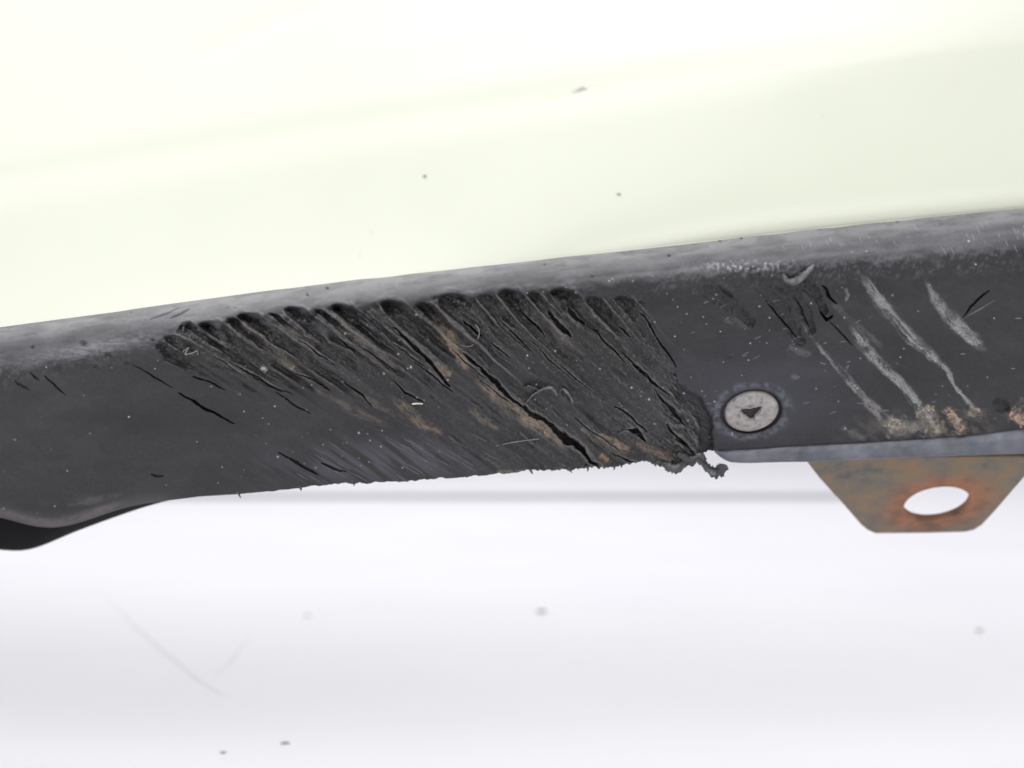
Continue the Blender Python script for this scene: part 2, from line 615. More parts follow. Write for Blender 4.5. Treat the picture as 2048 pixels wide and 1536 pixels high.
def crack(pts, width, dp, lift=0.0, colr=(0.014, 0.013, 0.013), cm=.45):
    sl = near(pts, width * 5 + 20)
    px, py = CX[:, sl], CY[:, sl]
    wob = (fbm(px / 34.0, py / 34.0, int(pts[0][0]), 4) - .5) * (width * 2.2 + 5)
    d, t, side = poly_dist(px, py, pts)
    d = np.abs(d * side + wob)
    taper = np.sqrt(np.clip(np.sin(np.pi * np.clip(t * .94 + .03, 0, 1)), 0, 1))
    w = width * (0.1 + 0.9 * taper) * (.2 + 1.2 * fbm(px / 22., py / 22., int(pts[0][1]), 3))
    g = np.clip(1 - (d / np.maximum(w, .4)) ** 2, 0, 1) * (t > .001) * (t < .999)
    depth[:, sl] += g * dp * (.3 + .7 * taper)
    if lift:
        up = np.exp(-np.clip(d - w, 0, None) / (width * 1.6)) * (side > 0) * taper
        depth[:, sl] -= lift * up * (d > w * .6)
    m = (np.clip(g * 1.5, 0, 1) * cm)[..., None]
    col[:, sl] = col[:, sl] * (1 - m) + np.array(colr) * m
    return sl


def smear_or_glint(pts, widths, rgb, strength, grain=4.0, seed=0, along=True, r=0.85, groove=0.0, rag=.35):
    """chalky scuff, dirt or painted highlight along a stroke"""
    sl = near(pts, max(widths) * 2 + 20)
    px, py = CX[:, sl], CY[:, sl]
    d, t, side = poly_dist(px, py, pts)
    d = d + (fbm(px / 16., py / 16., seed + 3, 3) - .5) * max(widths) * rag
    w = np.interp(t, np.linspace(0, 1, len(widths)), widths) * .5
    body = np.clip(1.5 - d / np.maximum(w, .5), 0, 1.1)
    endf = sstep(0, .14, t) * (1 - sstep(.84, 1, t))
    g1 = fbm(px / grain, py / grain, seed + 7, 3)
    if along:
        g2 = fbm((d * side) / 3.2, t * 7.0, seed + 9, 3)
    else:
        g2 = g1
    g3 = fbm(px / 1.9, py / 1.9, seed + 11, 2)
    body = body * (.55 + .65 * sstep(.3, .65, fbm(px / 24., py / 24., seed + 13, 3)))
    m = np.clip(body, 0, 1) ** 1.25 * endf * sstep(.36, .70, g1 * .35 + g2 * .65 + .14 * body - .02) * (.35 + 1.0 * g3) * strength
    if rag > 1:
        m = m * (.25 + .75 * sstep(.40, .56, fbm(px / 9., py / 9., seed + 15, 3)))
    if groove:
        depth[:, sl] += groove * np.clip(1 - (d / np.maximum(w, .5)) ** 2, 0, 1) * endf
        depth[:, sl] += (g1 - .5) * .5 * body * endf
    col[:, sl] = col[:, sl] * (1 - m[..., None]) + np.array(rgb) * m[..., None]
    rough[:, sl] = rough[:, sl] * (1 - m) + r * m


# dirt packed in the gouges
TAN = (0.27, 0.205, 0.14)
DUN = (0.17, 0.145, 0.115)
smear_or_glint([(862, 628), (893, 668), (918, 708), (940, 744)], [8, 24, 28, 14], TAN, .75, seed=1)
smear_or_glint([(948, 752), (985, 788), (1040, 826), (1092, 860), (1140, 905)], [10, 22, 28, 26, 10], (0.24, 0.185, 0.135), .8, seed=2)
smear_or_glint([(782, 790), (815, 824), (850, 850), (890, 872)], [10, 26, 22, 8], TAN, .55, seed=3)
smear_or_glint([(868, 722), (890, 744), (905, 752)], [8, 20, 8], TAN, .6, seed=4)
smear_or_glint([(935, 812), (962, 836), (1000, 862)], [10, 18, 8], DUN, .6, seed=5)
smear_or_glint([(1192, 870), (1232, 890), (1262, 902)], [12, 24, 16], TAN, .65, seed=6)
smear_or_glint([(1200, 908), (1218, 922)], [12, 14], (0.33, 0.18, 0.12), .7, seed=7)
smear_or_glint([(1270, 882), (1290, 896), (1330, 912), (1365, 925)], [10, 18, 16, 12], (0.22, 0.15, 0.11), .6, seed=8)
smear_or_glint([(470, 640), (505, 655), (540, 690), (590, 735)], [8, 16, 18, 8], DUN, .5, seed=9)
smear_or_glint([(560, 650), (600, 672), (640, 700)], [8, 14, 8], DUN, .45, seed=10)
smear_or_glint([(672, 632), (700, 664), (742, 700), (800, 742)], [14, 20, 18, 10], DUN, .6, seed=11)
smear_or_glint([(565, 722), (588, 738)], [10, 12], (0.30, 0.27, 0.17), .6, seed=12)
smear_or_glint([(620, 772), (700, 818), (790, 858)], [6, 18, 8], DUN, .42, seed=13)
smear_or_glint([(700, 780), (760, 812), (800, 836)], [6, 16, 8], DUN, .4, seed=14)
smear_or_glint([(1080, 620), (1110, 660), (1150, 700)], [10, 18, 10], (0.13, 0.105, 0.09), .5, seed=15)
smear_or_glint([(990, 944), (1030, 944), (1062, 944)], [8, 12, 6], (0.25, 0.23, 0.2), .5, seed=16)
smear_or_glint([(1160, 855), (1186, 880), (1200, 892)], [6, 12, 6], TAN, .45, seed=17)
smear_or_glint([(425, 655), (440, 668), (455, 700)], [10, 18, 10], (0.16, 0.165, 0.18), .55, seed=18)
smear_or_glint([(522, 734), (534, 742)], [12, 10], (0.52, 0.47, 0.46), .9, seed=19)
smear_or_glint([(515, 640), (540, 650), (570, 672)], [8, 16, 10], (0.12, 0.12, 0.135), .5, seed=20)
smear_or_glint([(612, 640), (640, 652), (660, 680)], [8, 14, 10], (0.12, 0.12, 0.135), .5, seed=21)

# chalky scuffs right of the screw
GREY = (0.36, 0.35, 0.35)
smear_or_glint([(1716, 540), (1745, 584), (1782, 628), (1820, 674), (1866, 712), (1893, 738), (1910, 772), (1938, 806), (1968, 838)],
      [8, 20, 26, 24, 20, 14, 8, 10, 10], GREY, .80, grain=2.6, seed=31, groove=.5, rag=.25)
smear_or_glint([(1730, 548), (1768, 604), (1806, 650), (1842, 690)], [3, 6, 6, 3], (.30, .29, .29), .7, grain=2.6, seed=42)
smear_or_glint([(1848, 556), (1872, 600), (1902, 638), (1938, 671), (1980, 708)], [5, 18, 26, 26, 8], GREY, .70, grain=2.6, seed=32, groove=.4, rag=.3)
smear_or_glint([(1695, 645), (1732, 697), (1772, 741), (1816, 780), (1848, 826), (1880, 866)], [8, 22, 18, 16, 20, 16], GREY, .72, grain=2.6, seed=33, groove=.4, rag=.25)
smear_or_glint([(1598, 640), (1645, 702), (1682, 747), (1716, 785), (1756, 823), (1812, 880)], [5, 6, 8, 13, 24, 26], (0.30, 0.29, 0.285), .72, grain=2.6, seed=34, groove=.25, rag=.25)
smear_or_glint([(1640, 690), (1690, 742), (1730, 790), (1770, 838)], [3, 5, 6, 4], (.2, .2, .2), .6, grain=2.6, seed=43)
smear_or_glint([(1680, 852), (1705, 866), (1735, 880)], [10, 18, 10], (0.15, 0.15, 0.15), .55, seed=35)
smear_or_glint([(1660, 600), (1692, 632), (1720, 655), (1770, 700)], [10, 16, 14, 10], (0.14, 0.135, 0.135), .45, seed=36)
smear_or_glint([(1575, 690), (1600, 705), (1625, 712)], [8, 16, 10], (0.16, 0.16, 0.165), .45, seed=37)
smear_or_glint([(1690, 575), (1696, 590), (1688, 606)], [5, 9, 5], (0.26, 0.26, 0.26), .6, seed=38)
smear_or_glint([(1440, 640), (1470, 640), (1505, 658)], [10, 14, 8], (0.17, 0.17, 0.175), .4, seed=39)
smear_or_glint([(1590, 745), (1588, 755), (1600, 752)], [8, 12, 8], (0.22, 0.22, 0.23), .6, seed=40)
smear_or_glint([(1697, 728), (1690, 745)], [6, 8], (0.2, 0.2, 0.2), .7, seed=41)
sm_ = sstep(.5, .8, fbm(CX / 130.0 + CY / 90., CY / 60.0, 27, 4)) * (1 - M)
mixc(sm_ * .22, (0.052, 0.051, 0.056))
setr(sm_ * .5, .6)
sm_ = sstep(.56, .72, fbm(CX / 34.0 - CY / 60., CY / 20.0, 28, 4)) * (1 - M)
mixc(sm_ * .14, (0.050, 0.049, 0.052))
smear_or_glint([(-60, 1022), (0, 1024), (54, 1040), (107, 1048), (161, 1036), (215, 1016), (272, 998)], [14, 16, 18, 18, 18, 14, 8], (0.16, 0.135, 0.13), .6, grain=9, seed=61)  # highlight along the lower-left ridge, painted in pale brown
smear_or_glint([(130, 1010), (190, 1000), (250, 988)], [8, 16, 8], (0.10, 0.095, 0.09), .5, grain=9, seed=62)
# packed dirt at the bottom of those scuffs
SAND = (0.43, 0.375, 0.29)
smear_or_glint([(1772, 834), (1788, 852), (1812, 872)], [22, 34, 22], SAND, .85, grain=5, seed=51, rag=1.1, groove=-.5)
smear_or_glint([(1838, 814), (1858, 842), (1888, 870)], [22, 36, 22], SAND, .85, grain=5, seed=52, rag=1.1, groove=-.6)
smear_or_glint([(1882, 820), (1904, 840), (1930, 862), (1946, 862)], [14, 22, 34, 22], (0.42, 0.315, 0.225), .85, grain=6, seed=53, rag=1.1, groove=-.8)
smear_or_glint([(1936, 816), (1960, 828), (1990, 842)], [18, 24, 10], (0.38, 0.34, 0.25), .75, grain=5, seed=54, rag=1.1, groove=-.5)
smear_or_glint([(2022, 812), (2040, 828), (2066, 860)], [26, 40, 30], (0.50, 0.34, 0.26), .9, grain=6, seed=55, rag=1.1, groove=-.8)
smear_or_glint([(1800, 828), (1830, 856), (1858, 878)], [10, 20, 12], (0.24, 0.23, 0.22), .7, seed=56)
smear_or_glint([(1985, 800), (2004, 812), (2020, 822)], [14, 30, 14], (0.012, 0.012, 0.012), .9, seed=57, along=False, groove=1.2)
smear_or_glint([(1910, 848), (1925, 856)], [5, 7], (0.03, 0.02, 0.015), .9, seed=58, along=False)

wp = np.exp(-(((CX - 1870) / 120.0) ** 2 + ((CY - 852 + (CX - 1870) * .06) / 30.0) ** 2)) * sstep(.35, .65, fbm(CX / 16. - CY / 30., CY / 14., 59, 4))
mixc(wp * .45, (0.24, 0.215, 0.175))
setr(wp * .5, .8)
# splits and dark cracks
crack([(926, 704), (961, 738), (991, 766), (1046, 814)], 5.5, 3.4, .5)
crack([(1046, 813), (1090, 845), (1128, 874), (1165, 905), (1206, 934)], 9.5, 5.0, 1.0)
crack([(787, 654), (834, 697), (872, 735), (902, 773)], 5.0, 3.0, .4)
crack([(358, 784), (409, 816), (469, 848)], 3.6, 2.6, .2)
crack([(262, 728), (300, 748), (345, 776)], 1.6, 1.2)
crack([(556, 905), (600, 930), (637, 949)], 3.0, 2.0, .15)
crack([(641, 927), (668, 940), (692, 945)], 3.2, 1.8, .2)
crack([(691, 765), (715, 785), (745, 813)], 2.6, 1.6, .3)
crack([(784, 762), (812, 784), (846, 806)], 2.8, 1.8, .3)
crack([(575, 738), (615, 755), (660, 780)], 2.4, 1.4, .2)
crack([(386, 752), (420, 764), (452, 778)], 3.0, 1.5, .2)
crack([(470, 730), (530, 765), (585, 790)], 2.2, 1.3, .2)
crack([(926, 642), (945, 655), (964, 672)], 4.0, 2.4, .3)
crack([(982, 684), (1004, 702), (1020, 716)], 2.6, 1.6, .2)
crack([(1040, 620), (1068, 648), (1090, 672)], 3.2, 2.0, .3)
crack([(1098, 620), (1120, 650), (1142, 676)], 6.0, 3.0, .4)
crack([(1135, 615), (1150, 632), (1168, 652)], 7.0, 2.6, .3)
crack([(1275, 620), (1298, 648), (1322, 690), (1352, 736)], 2.4, 1.8, .3)
crack([(1236, 650), (1262, 674)], 3.0, 1.6, .2)
crack([(1265, 728), (1300, 758), (1340, 790)], 3.4, 2.0, .3)
crack([(1228, 810), (1262, 836), (1300, 866)], 2.6, 1.6, .3)
crack([(1245, 862), (1270, 866), (1292, 884)], 6.5, 3.0, .3)
crack([(1150, 838), (1200, 872), (1240, 900)], 2.4, 1.4, .2)
crack([(1310, 780), (1345, 820), (1372, 850)], 3.6, 2.2, .4)
crack([(1330, 850), (1360, 876), (1384, 906)], 4.2, 2.4, .4)
crack([(1220, 905), (1262, 922), (1300, 930)], 2.6, 1.6)
crack([(1530, 602), (1560, 636), (1596, 676)], 2.4, 1.2, .5, cm=.3)
crack([(1586, 594), (1604, 620), (1620, 655)], 2.0, 1.0, .5, cm=.3)
crack([(1644, 570), (1654, 588), (1676, 606)], 3.6, 2.2, .3)
crack([(1641, 622), (1650, 634), (1656, 642)], 3.6, 2.4, .2)
crack([(1650, 640), (1660, 638), (1667, 632)], 3.6, 2.4, .2)
crack([(1655, 640), (1690, 672), (1705, 690)], 2.0, 1.0, .2)
crack([(1436, 572), (1452, 582), (1466, 596)], 4.0, .8, .2, cm=.3)
crack([(1925, 636), (1940, 612), (1978, 578)], 3.6, 1.4, 0, (0.012, 0.012, 0.012), .8)
crack([(1928, 636), (1960, 618), (1992, 600)], 1.4, -.3, 0, (0.2, 0.18, 0.17), .6)
crack([(90, 748), (110, 770), (134, 790)], 2.0, 1.0)
crack([(60, 745), (78, 762)], 3.0, .8)
crack([(30, 760), (58, 782)], 3.0, .7)
crack([(302, 946), (314, 950), (328, 950)], 3.4, 1.0, 0, (0.03, 0.018, 0.014))
crack([(300, 640), (330, 628), (360, 618)], 2.2, .4, 0, (.03, .03, .03), .4)
crack([(340, 640), (362, 630), (380, 618)], 2.6, .5, 0, (.03, .03, .03), .4)
for k in range(0, 30, 2):       # more torn filaments following the stream
    x0 = 430 + k * 29 + random.uniform(-8, 8)
    y0 = base_y(x0) + random.uniform(30, 150)
    pts = [(x0, y0)]
    for q in range(4):
        x, y = pts[-1]
        dx = random.uniform(12, 24)
        pts.append((x + dx, y + dx * float(slope(np.array(x), np.array(y)))))
    if pts[-1][1] < ybot(np.array([pts[-1][0]]))[0] - 12:
        crack(pts, random.uniform(1.2, 2.6), random.uniform(.8, 1.8), .25)

# smooth-bottomed dark gouges by the right fillet
for pts, w, dp in (([(1418, 578), (1450, 598), (1478, 622), (1500, 644)], 24, 1.5), ([(1522, 556), (1548, 590), (1575, 632), (1600, 680)], 26, 1.7),
                   ([(1566, 566), (1590, 594), (1612, 630), (1625, 660)], 20, 1.6), ([(1608, 560), (1632, 590), (1650, 622)], 18, 1.4)):
    sl = near(pts, 60)
    d, t, sd = poly_dist(CX[:, sl], CY[:, sl], pts)
    d = d + (fbm(CX[:, sl] / 12, CY[:, sl] / 12, 81, 3) - .5) * 10
    g = np.clip(1 - (d / (w * (.95 - .45 * t))) ** 2, 0, 1)
    depth[:, sl] += g * dp * .75 + g * (fbm(CX[:, sl] / 6, CY[:, sl] / 6, 83, 3) - .5) * 1.2 - .2 * np.exp(-((d / w - 1.1) / .25) ** 2)
    mm_ = (g * .55)[..., None]
    col[:, sl] = col[:, sl] * (1 - mm_) + np.array((0.024, 0.023, 0.023)) * mm_
    rough[:, sl] = np.maximum(rough[:, sl], .6 * g)

# pale hairline scratches on the fillet at right, and on the lower face
for k in range(38):
    x0 = random.uniform(1550, 2060)
    y0 = float(np.interp(x0, TOPX, TOPY)) + random.uniform(8, 70)
    l = random.uniform(8, 20)
    crack([(x0, y0), (x0 + l * .4, y0 + l * .8)], 1.3, .15, 0, (0.30, 0.30, 0.33), .45)
for k in range(26):
    x0 = random.uniform(560, 1000)
    y0 = float(np.interp(x0, BOTX, BOTY)) - random.uniform(12, 90)
    l = random.uniform(20, 70)
    crack([(x0, y0), (x0 + l, y0 + l * .6)], 1.2, .12, 0, (0.18, 0.18, 0.19), .45)
for k in range(40):
    x0 = random.uniform(1380, 2040)
    y0 = random.uniform(600, 850)
    l = random.uniform(6, 16)
    a = random.uniform(-.6, .1)
    crack([(x0, y0), (x0 + l, y0 + l * a)], 1.4, .1, 0, (0.24, 0.24, 0.25), .5)
# lavender sheen on the burnished lower edge, painted into the colour
bp = np.exp(-(((CX - 760) / 190.0) ** 2 + ((CY - 925 + (CX - 760) * .03) / 42.0) ** 2)) * sstep(.3, .6, fbm(PSI / 14., S / 120., 91, 3))
mixc(bp * .7, (0.075, 0.074, 0.092))
setr(bp * .6, .36)
bp2 = np.exp(-(((CX - 1520) / 170.0) ** 2 + ((CY - 790) / 80.0) ** 2))
mixc(bp2 * .5, (0.050, 0.052, 0.070))
setr(bp2 * .6, .38)
# specular highlight painted on the fillet left of the damage
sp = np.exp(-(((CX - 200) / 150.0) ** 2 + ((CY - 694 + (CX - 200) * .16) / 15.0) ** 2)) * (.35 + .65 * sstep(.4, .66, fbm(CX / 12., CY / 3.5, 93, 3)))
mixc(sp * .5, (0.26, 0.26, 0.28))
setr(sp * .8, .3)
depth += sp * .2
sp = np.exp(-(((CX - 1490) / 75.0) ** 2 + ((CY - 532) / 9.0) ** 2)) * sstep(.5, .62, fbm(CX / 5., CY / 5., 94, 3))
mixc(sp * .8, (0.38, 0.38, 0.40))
depth += sp * .25
# dust specks
for k in range(260):
    if k % 3 == 0:
        x0 = random.uniform(0, 2048)
    else:
        x0 = random.choice([random.uniform(1050, 1450), random.uniform(1400, 2000), random.uniform(450, 900)])
    f = random.uniform(.12, .96)
    y0 = float(np.interp(x0, TOPX, TOPY)) * (1 - f) + float(np.interp(x0, BOTX, BOTY)) * f
    rr = random.choice([1.0, 1.1, 1.2, 1.3, 1.5, 1.9])
    sl = near([(x0, y0)], 8)
    g = np.clip(1.4 - np.hypot(CX[:, sl] - x0, (CY[:, sl] - y0) * random.uniform(.8, 1.2)) / rr, 0, 1) * random.uniform(.12, .9) ** 1.3
    col[:, sl] = col[:, sl] * (1 - g[..., None]) + np.array((0.55, 0.55, 0.56)) * g[..., None]
    rough[:, sl] = np.maximum(rough[:, sl], .8 * g)
    depth[:, sl] -= g * .08
# dark flecks on the fillet
for (x0, y0, rr) in ((167, 687, 7), (217, 709, 7), (120, 736, 10), (66, 695, 4), (255, 727, 5), (192, 735, 6), (305, 680, 4), (1795, 442, 4),
                     (1440, 482, 3), (1483, 477, 3), (1338, 512, 3), (616, 591, 3), (655, 577, 4), (1185, 553, 3), (1462, 714, 5), (1090, 530, 3)):
    sl = near([(x0, y0)], 30)
    px, py = CX[:, sl], CY[:, sl]
    d = np.hypot(px - x0, (py - y0) * 1.15) + (fbm(px / 4., py / 4., 97, 3) - .5) * rr * 1.4
    g = np.clip(1.3 - d / rr, 0, 1)
    col[:, sl] = col[:, sl] * (1 - .8 * g[..., None]) + np.array((0.018, 0.018, 0.018)) * .8 * g[..., None]
    depth[:, sl] += g * .5

# countersink round the screw
SCX, SCY = 1503.0, 825.0
ca, sa = math.cos(math.radians(-9)), math.sin(math.radians(-9))
ux = (CX - SCX) * ca + (CY - SCY) * sa
uy = -(CX - SCX) * sa + (CY - SCY) * ca
er = np.hypot(ux / 55.5, (uy + 3.0) / 39.5)
depth += 1.7 * (1 - sstep(1.02, 1.17, er))
halo = np.exp(-((er - 1.32) / .16) ** 2)
depth -= .25 * halo
mixc(halo * sstep(.3, .65, fbm(CX / 9., CY / 7., 99, 3)) * .55, (0.13, 0.14, 0.17))
mixc((1 - sstep(1.02, 1.2, er)) * .8, (0.018, 0.018, 0.019))  # dark ring paints in the shadow of the gap round the head

# paler crests of the torn ridges
def box(a, r):
    for ax in (0, 1):
        p = np.pad(a, [(r + 1, r) if k == ax else (0, 0) for k in (0, 1)], mode='edge')
        c = np.cumsum(p, axis=ax)
        a = (np.take(c, np.arange(2 * r + 1, c.shape[ax]), axis=ax) - np.take(c, np.arange(0, c.shape[ax] - 2 * r - 1), axis=ax)) / (2 * r + 1)
    return a


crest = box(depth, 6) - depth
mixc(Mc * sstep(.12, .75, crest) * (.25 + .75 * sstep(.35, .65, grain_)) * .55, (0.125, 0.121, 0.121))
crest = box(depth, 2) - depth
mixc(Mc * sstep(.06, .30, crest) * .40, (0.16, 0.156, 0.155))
# overall micro relief
depth += (fbm(CX / 3.0, CY / 3.0, 101, 2) - .5) * .05

Yl = Y + depth
wear = np.concatenate([np.clip(col, .004, .9), np.clip(rough, .2, .95)[..., None]], -1)

kk = (300.0 + Yl) / 300.0
V = np.stack([(CX - 1024) / PXMM * kk * MM, Yl * MM, CAM_Z + (768 - CY) / PXMM * kk * MM], -1)
# thickness: the lower edge turns back, then a back sheet climbs behind the face
row_b = V[-1].copy()
r1 = row_b + np.array([0, .0008, .00010])
r2 = row_b + np.array([0, .0026, .0006])
backs = []
for f in (0.85, .6, .35, .12, 0.0):
    i = int(f * (NR - 1))
    sm = lip_base(CX[i], CY[i]) + 7.5
    k2 = (300.0 + sm) / 300.0
    backs.append(np.stack([(CX[i] - 1024) / PXMM * k2 * MM, sm * MM, CAM_Z + (768 - CY[i]) / PXMM * k2 * MM], -1))
Vall = np.concatenate([V, np.stack([r1, r2] + backs)], 0)
wb = np.repeat(wear[-1:], len(Vall) - NR, 0)
lip = grid_obj('lower_lip', Vall, M_LIP, bumper, np.concatenate([wear, wb], 0))
lip['label'] = 'black plastic lower lip, gouged and torn in slanting grooves'


def lip_y(px, py):
    j = int(np.clip(np.searchsorted(cols, px), 1, len(cols) - 1))
    t = np.clip((py - yt_c[j]) / (yb_c[j] - yt_c[j]), 0, 1)
    return float(Yl[int(round(t * (NR - 1))), j])


# ------------------------------------------------------------------ painted panel above the lip
pcols = np.concatenate([np.arange(-1400, -20, 16), np.arange(-20, 2070, 3.2), np.arange(2070, 3400, 16)])
prow = np.concatenate([np.array([-14, -8, -4, 0, 3, 6, 10]), np.arange(14, 720, 3.4), np.arange(720, 860, 16)])
PH = np.repeat(prow[:, None], len(pcols), 1)
PX = np.repeat(pcols[None, :], len(prow), 0)
PTOP = np.interp(PX, TOPX, TOPY)
PY = PTOP - PH
yedge = lip_base(pcols, np.interp(pcols, TOPX, TOPY))[None, :] + 1.6
# distance above the feature line of the panel, px
feat = np.interp(PX, [-1400, 0, 600, 1000, 1500, 2048, 3400], [580, 358, 262, 205, 130, 60, -120]) - PY
hmm = np.clip(PH, -20, None) / PXMM
Yp = yedge + 0.95 * hmm + 0.004 * hmm ** 2
Yp = Yp - 9.5 * (1 - np.exp(-np.clip(PH, 0, None) / 58.0)) * sstep(700, 1600, PX)      # rolls under towards the lip at right
Yp = Yp + 11.0 * (1 - np.exp(-np.clip(PH, 0, None) / 80.0)) * (1 - sstep(500, 1250, PX))    # flatter shelf above the lip at left
fz = np.clip(feat + 30, 0, None)
Yp = Yp + 1.25 * (fz * fz / (fz + 90.0)) / PXMM
Yp = Yp + 3.4 * np.exp(-((feat + 4) / 38.0) ** 2) * (1 - .8 * sstep(900, 1900, PX))
d, t, sd = poly_dist(PX, PY, [(376, 126), (470, 78), (560, 38), (660, -2), (800, -60)])
Yp = Yp + 1.6 * np.exp(-(d / 22.0) ** 2) * sstep(0, .12, t)
d2, t2, sd2 = poly_dist(PX, PY, [(520, 132), (760, 92), (1000, 48), (1180, 8), (1400, -50)])
Yp = Yp - .9 * np.exp(-(d2 / 40.0) ** 2) * sstep(0, .2, t2)
pcol = np.empty(PX.shape + (4,))
pm = 0.98 + 0.04 * fbm(PX / 200., PY / 200., 121, 3)
pcol[..., 0] = .494 * pm
pcol[..., 1] = .513 * pm
pcol[..., 2] = .425 * pm
pcol[..., 3] = .46


def pspot(x0, y0, rx, ry, ang, rgb, s, seed):
    c_, s_ = math.cos(ang), math.sin(ang)
    u = ((PX - x0) * c_ + (PY - y0) * s_) / rx
    v = (-(PX - x0) * s_ + (PY - y0) * c_) / ry
    g = np.clip(1.3 - np.hypot(u, v) - (fbm(PX / 7., PY / 7., seed, 3) - .5) * 1.6, 0, 1) * s
    pcol[..., :3] = pcol[..., :3] * (1 - g[..., None]) + np.array(rgb) * g[..., None]


pspot(1158, 180, 20, 4.5, -.25, (.16, .17, .13), .85, 131)
pspot(1195, 171, 22, 2.5, -.12, (.45, .47, .36), .6, 132)
pspot(1105, 194, 16, 6, .4, (.45, .47, .34), .5, 133)
pspot(850, 353, 4.5, 4.5, 0, (.15, .16, .14), .9, 134)
pspot(1237, 389, 5, 4, 0, (.2, .22, .16), .9, 135)
pspot(1645, 231, 5, 7, 0, (.45, .47, .38), .6, 136)
pspot(1915, 163, 26, 5, .2, (.5, .5, .4), .5, 137)
pspot(720, 512, 4, 8, 0, (.45, .47, .38), .6, 138)
pspot(742, 465, 4, 4, 0, (.4, .42, .33), .6, 139)
pspot(95, 328, 14, 9, 0, (.5, .52, .42), .35, 140)
pspot(1580, 72, 8, 8, 0, (.5, .52, .42), .4, 141)
pspot(565, 325, 12, 6, .6, (.55, .57, .46), .35, 142)
kp = (300.0 + Yp) / 300.0
VP = np.stack([(PX - 1024) / PXMM * kp * MM, Yp * MM, CAM_Z + (768 - PY) / PXMM * kp * MM], -1)
panel = grid_obj('painted_panel', VP[:, ::-1], M_PAINT, bumper, pcol[:, ::-1])
panel['label'] = 'glossy pale lime painted skin with small chips'

# ------------------------------------------------------------------ underside of the lip's left end, added part with its shade painted near-black
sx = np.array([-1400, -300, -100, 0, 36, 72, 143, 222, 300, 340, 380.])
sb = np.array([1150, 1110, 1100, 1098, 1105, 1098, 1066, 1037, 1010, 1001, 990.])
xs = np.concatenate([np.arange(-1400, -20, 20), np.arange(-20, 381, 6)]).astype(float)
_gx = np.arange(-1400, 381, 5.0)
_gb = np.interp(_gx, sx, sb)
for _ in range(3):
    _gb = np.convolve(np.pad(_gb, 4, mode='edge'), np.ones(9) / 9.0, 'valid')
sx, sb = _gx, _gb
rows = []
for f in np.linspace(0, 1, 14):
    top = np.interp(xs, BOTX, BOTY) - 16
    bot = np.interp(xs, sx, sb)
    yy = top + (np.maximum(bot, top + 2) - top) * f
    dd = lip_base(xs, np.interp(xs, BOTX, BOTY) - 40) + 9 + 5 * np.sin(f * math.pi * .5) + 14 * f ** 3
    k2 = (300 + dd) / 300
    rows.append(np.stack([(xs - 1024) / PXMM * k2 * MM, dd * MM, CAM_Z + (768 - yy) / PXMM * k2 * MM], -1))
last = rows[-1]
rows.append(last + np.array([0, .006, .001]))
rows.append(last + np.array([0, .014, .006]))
lip_under = grid_obj('shaded_underside', np.stack(rows), M_UNDERSHADE, bumper)
lip_under['label'] = 'underside of the lip below the left end, its shade painted near-black'

# ------------------------------------------------------------------ folded edge strip, right
fx = np.concatenate([[1430, 1434, 1440, 1446, 1452, 1458, 1464, 1472], np.arange(1480, 2070, 6), np.arange(2080, 3400, 30)]).astype(float)
ft = np.interp(fx, BOTX, BOTY) - 3
fb = np.interp(fx, [1430, 1436, 1444, 1454, 1464, 1480, 1604, 1758, 2045, 3400], [902, 908, 914, 920, 923, 924, 922, 915, 905, 800])
rows = []
for f in np.linspace(0, 1, 12):
    yy = ft + (fb - ft) * f + (vnoise(fx / 30., fx * 0, 5) - .5) * 1.5
    dd = lip_base(fx, np.interp(fx, BOTX, BOTY)) + 1.0 - 1.6 * math.sin(f * 2.2) + 1.2 * f + (fbm(fx / 20., fx * 0 + f * 3, 6, 3) - .5) * .5
    k2 = (300 + dd) / 300
    rows.append(np.stack([(fx - 1024) / PXMM * k2 * MM, dd * MM, CAM_Z + (768 - yy) / PXMM * k2 * MM], -1))
for (dy, dz) in ((.0005, -.0003), (.0012, -.0003), (.0018, .0003), (.0022, .005), (.004, .012)):
    rows.append(rows[11] + np.array([0, dy, dz]))
flange = grid_obj('edge_strip', np.stack(rows), M_FLANGE, bumper)
flange['label'] = 'blue-grey folded edge strip with rust specks'

# ------------------------------------------------------------------ screw
def frame_from(n, up=(0, 0, 1)):
    n = Vector(n).normalized()
    u = Vector((1, 0, 0))
    u = (u - n * u.dot(n)).normalized()
    v = n.cross(u)
    return u, v, n


sd_ = float(lip_base(np.array([SCX]), np.array([SCY]))[0])
sc_c = Vector(W(SCX, SCY, sd_ + .55))
sn = Vector((0.02, -math.cos(math.radians(42)), -math.sin(math.radians(42)))).normalized()
su, sv, sn = frame_from(sn)
R = 6.75e-3 * (300 + sd_) / 300
NS = 96
prof_s = [(1.0, -2.6e-3), (1.0, -.5e-3), (.985, -.15e-3), (.95, .12e-3), (.88, .26e-3), (.72, .36e-3), (.60, .40e-3), (.52, .41e-3)]
vs, fs = [], []
for (rr, h) in prof_s:
    for i in range(NS):
        a = 2 * math.pi * i / NS
        wob = 1 + .006 * math.sin(3 * a + 1) + .004 * math.sin(7 * a)
        p = sc_c + su * (R * rr * wob * math.cos(a)) + sv * (R * rr * wob * math.sin(a)) + sn * h
        vs.append(p)
hexrings = [(.47, .38e-3), (.44, .15e-3), (.425, -1.8e-3)]
for (rr, h) in hexrings:
    for i in range(NS):
        a = 2 * math.pi * i / NS
        k = ((a - math.radians(40)) % (2 * math.pi / 3)) - math.pi / 3
        q = min(rr * .60 / math.cos(k), rr * .98)
        q *= 1 + .07 * math.sin(2 * a + 1) + .03 * math.sin(5 * a + 2) + .03 * math.sin(9 * a)
        vs.append(sc_c + su * (R * q * math.cos(a)) + sv * (R * q * math.sin(a)) + sn * h)
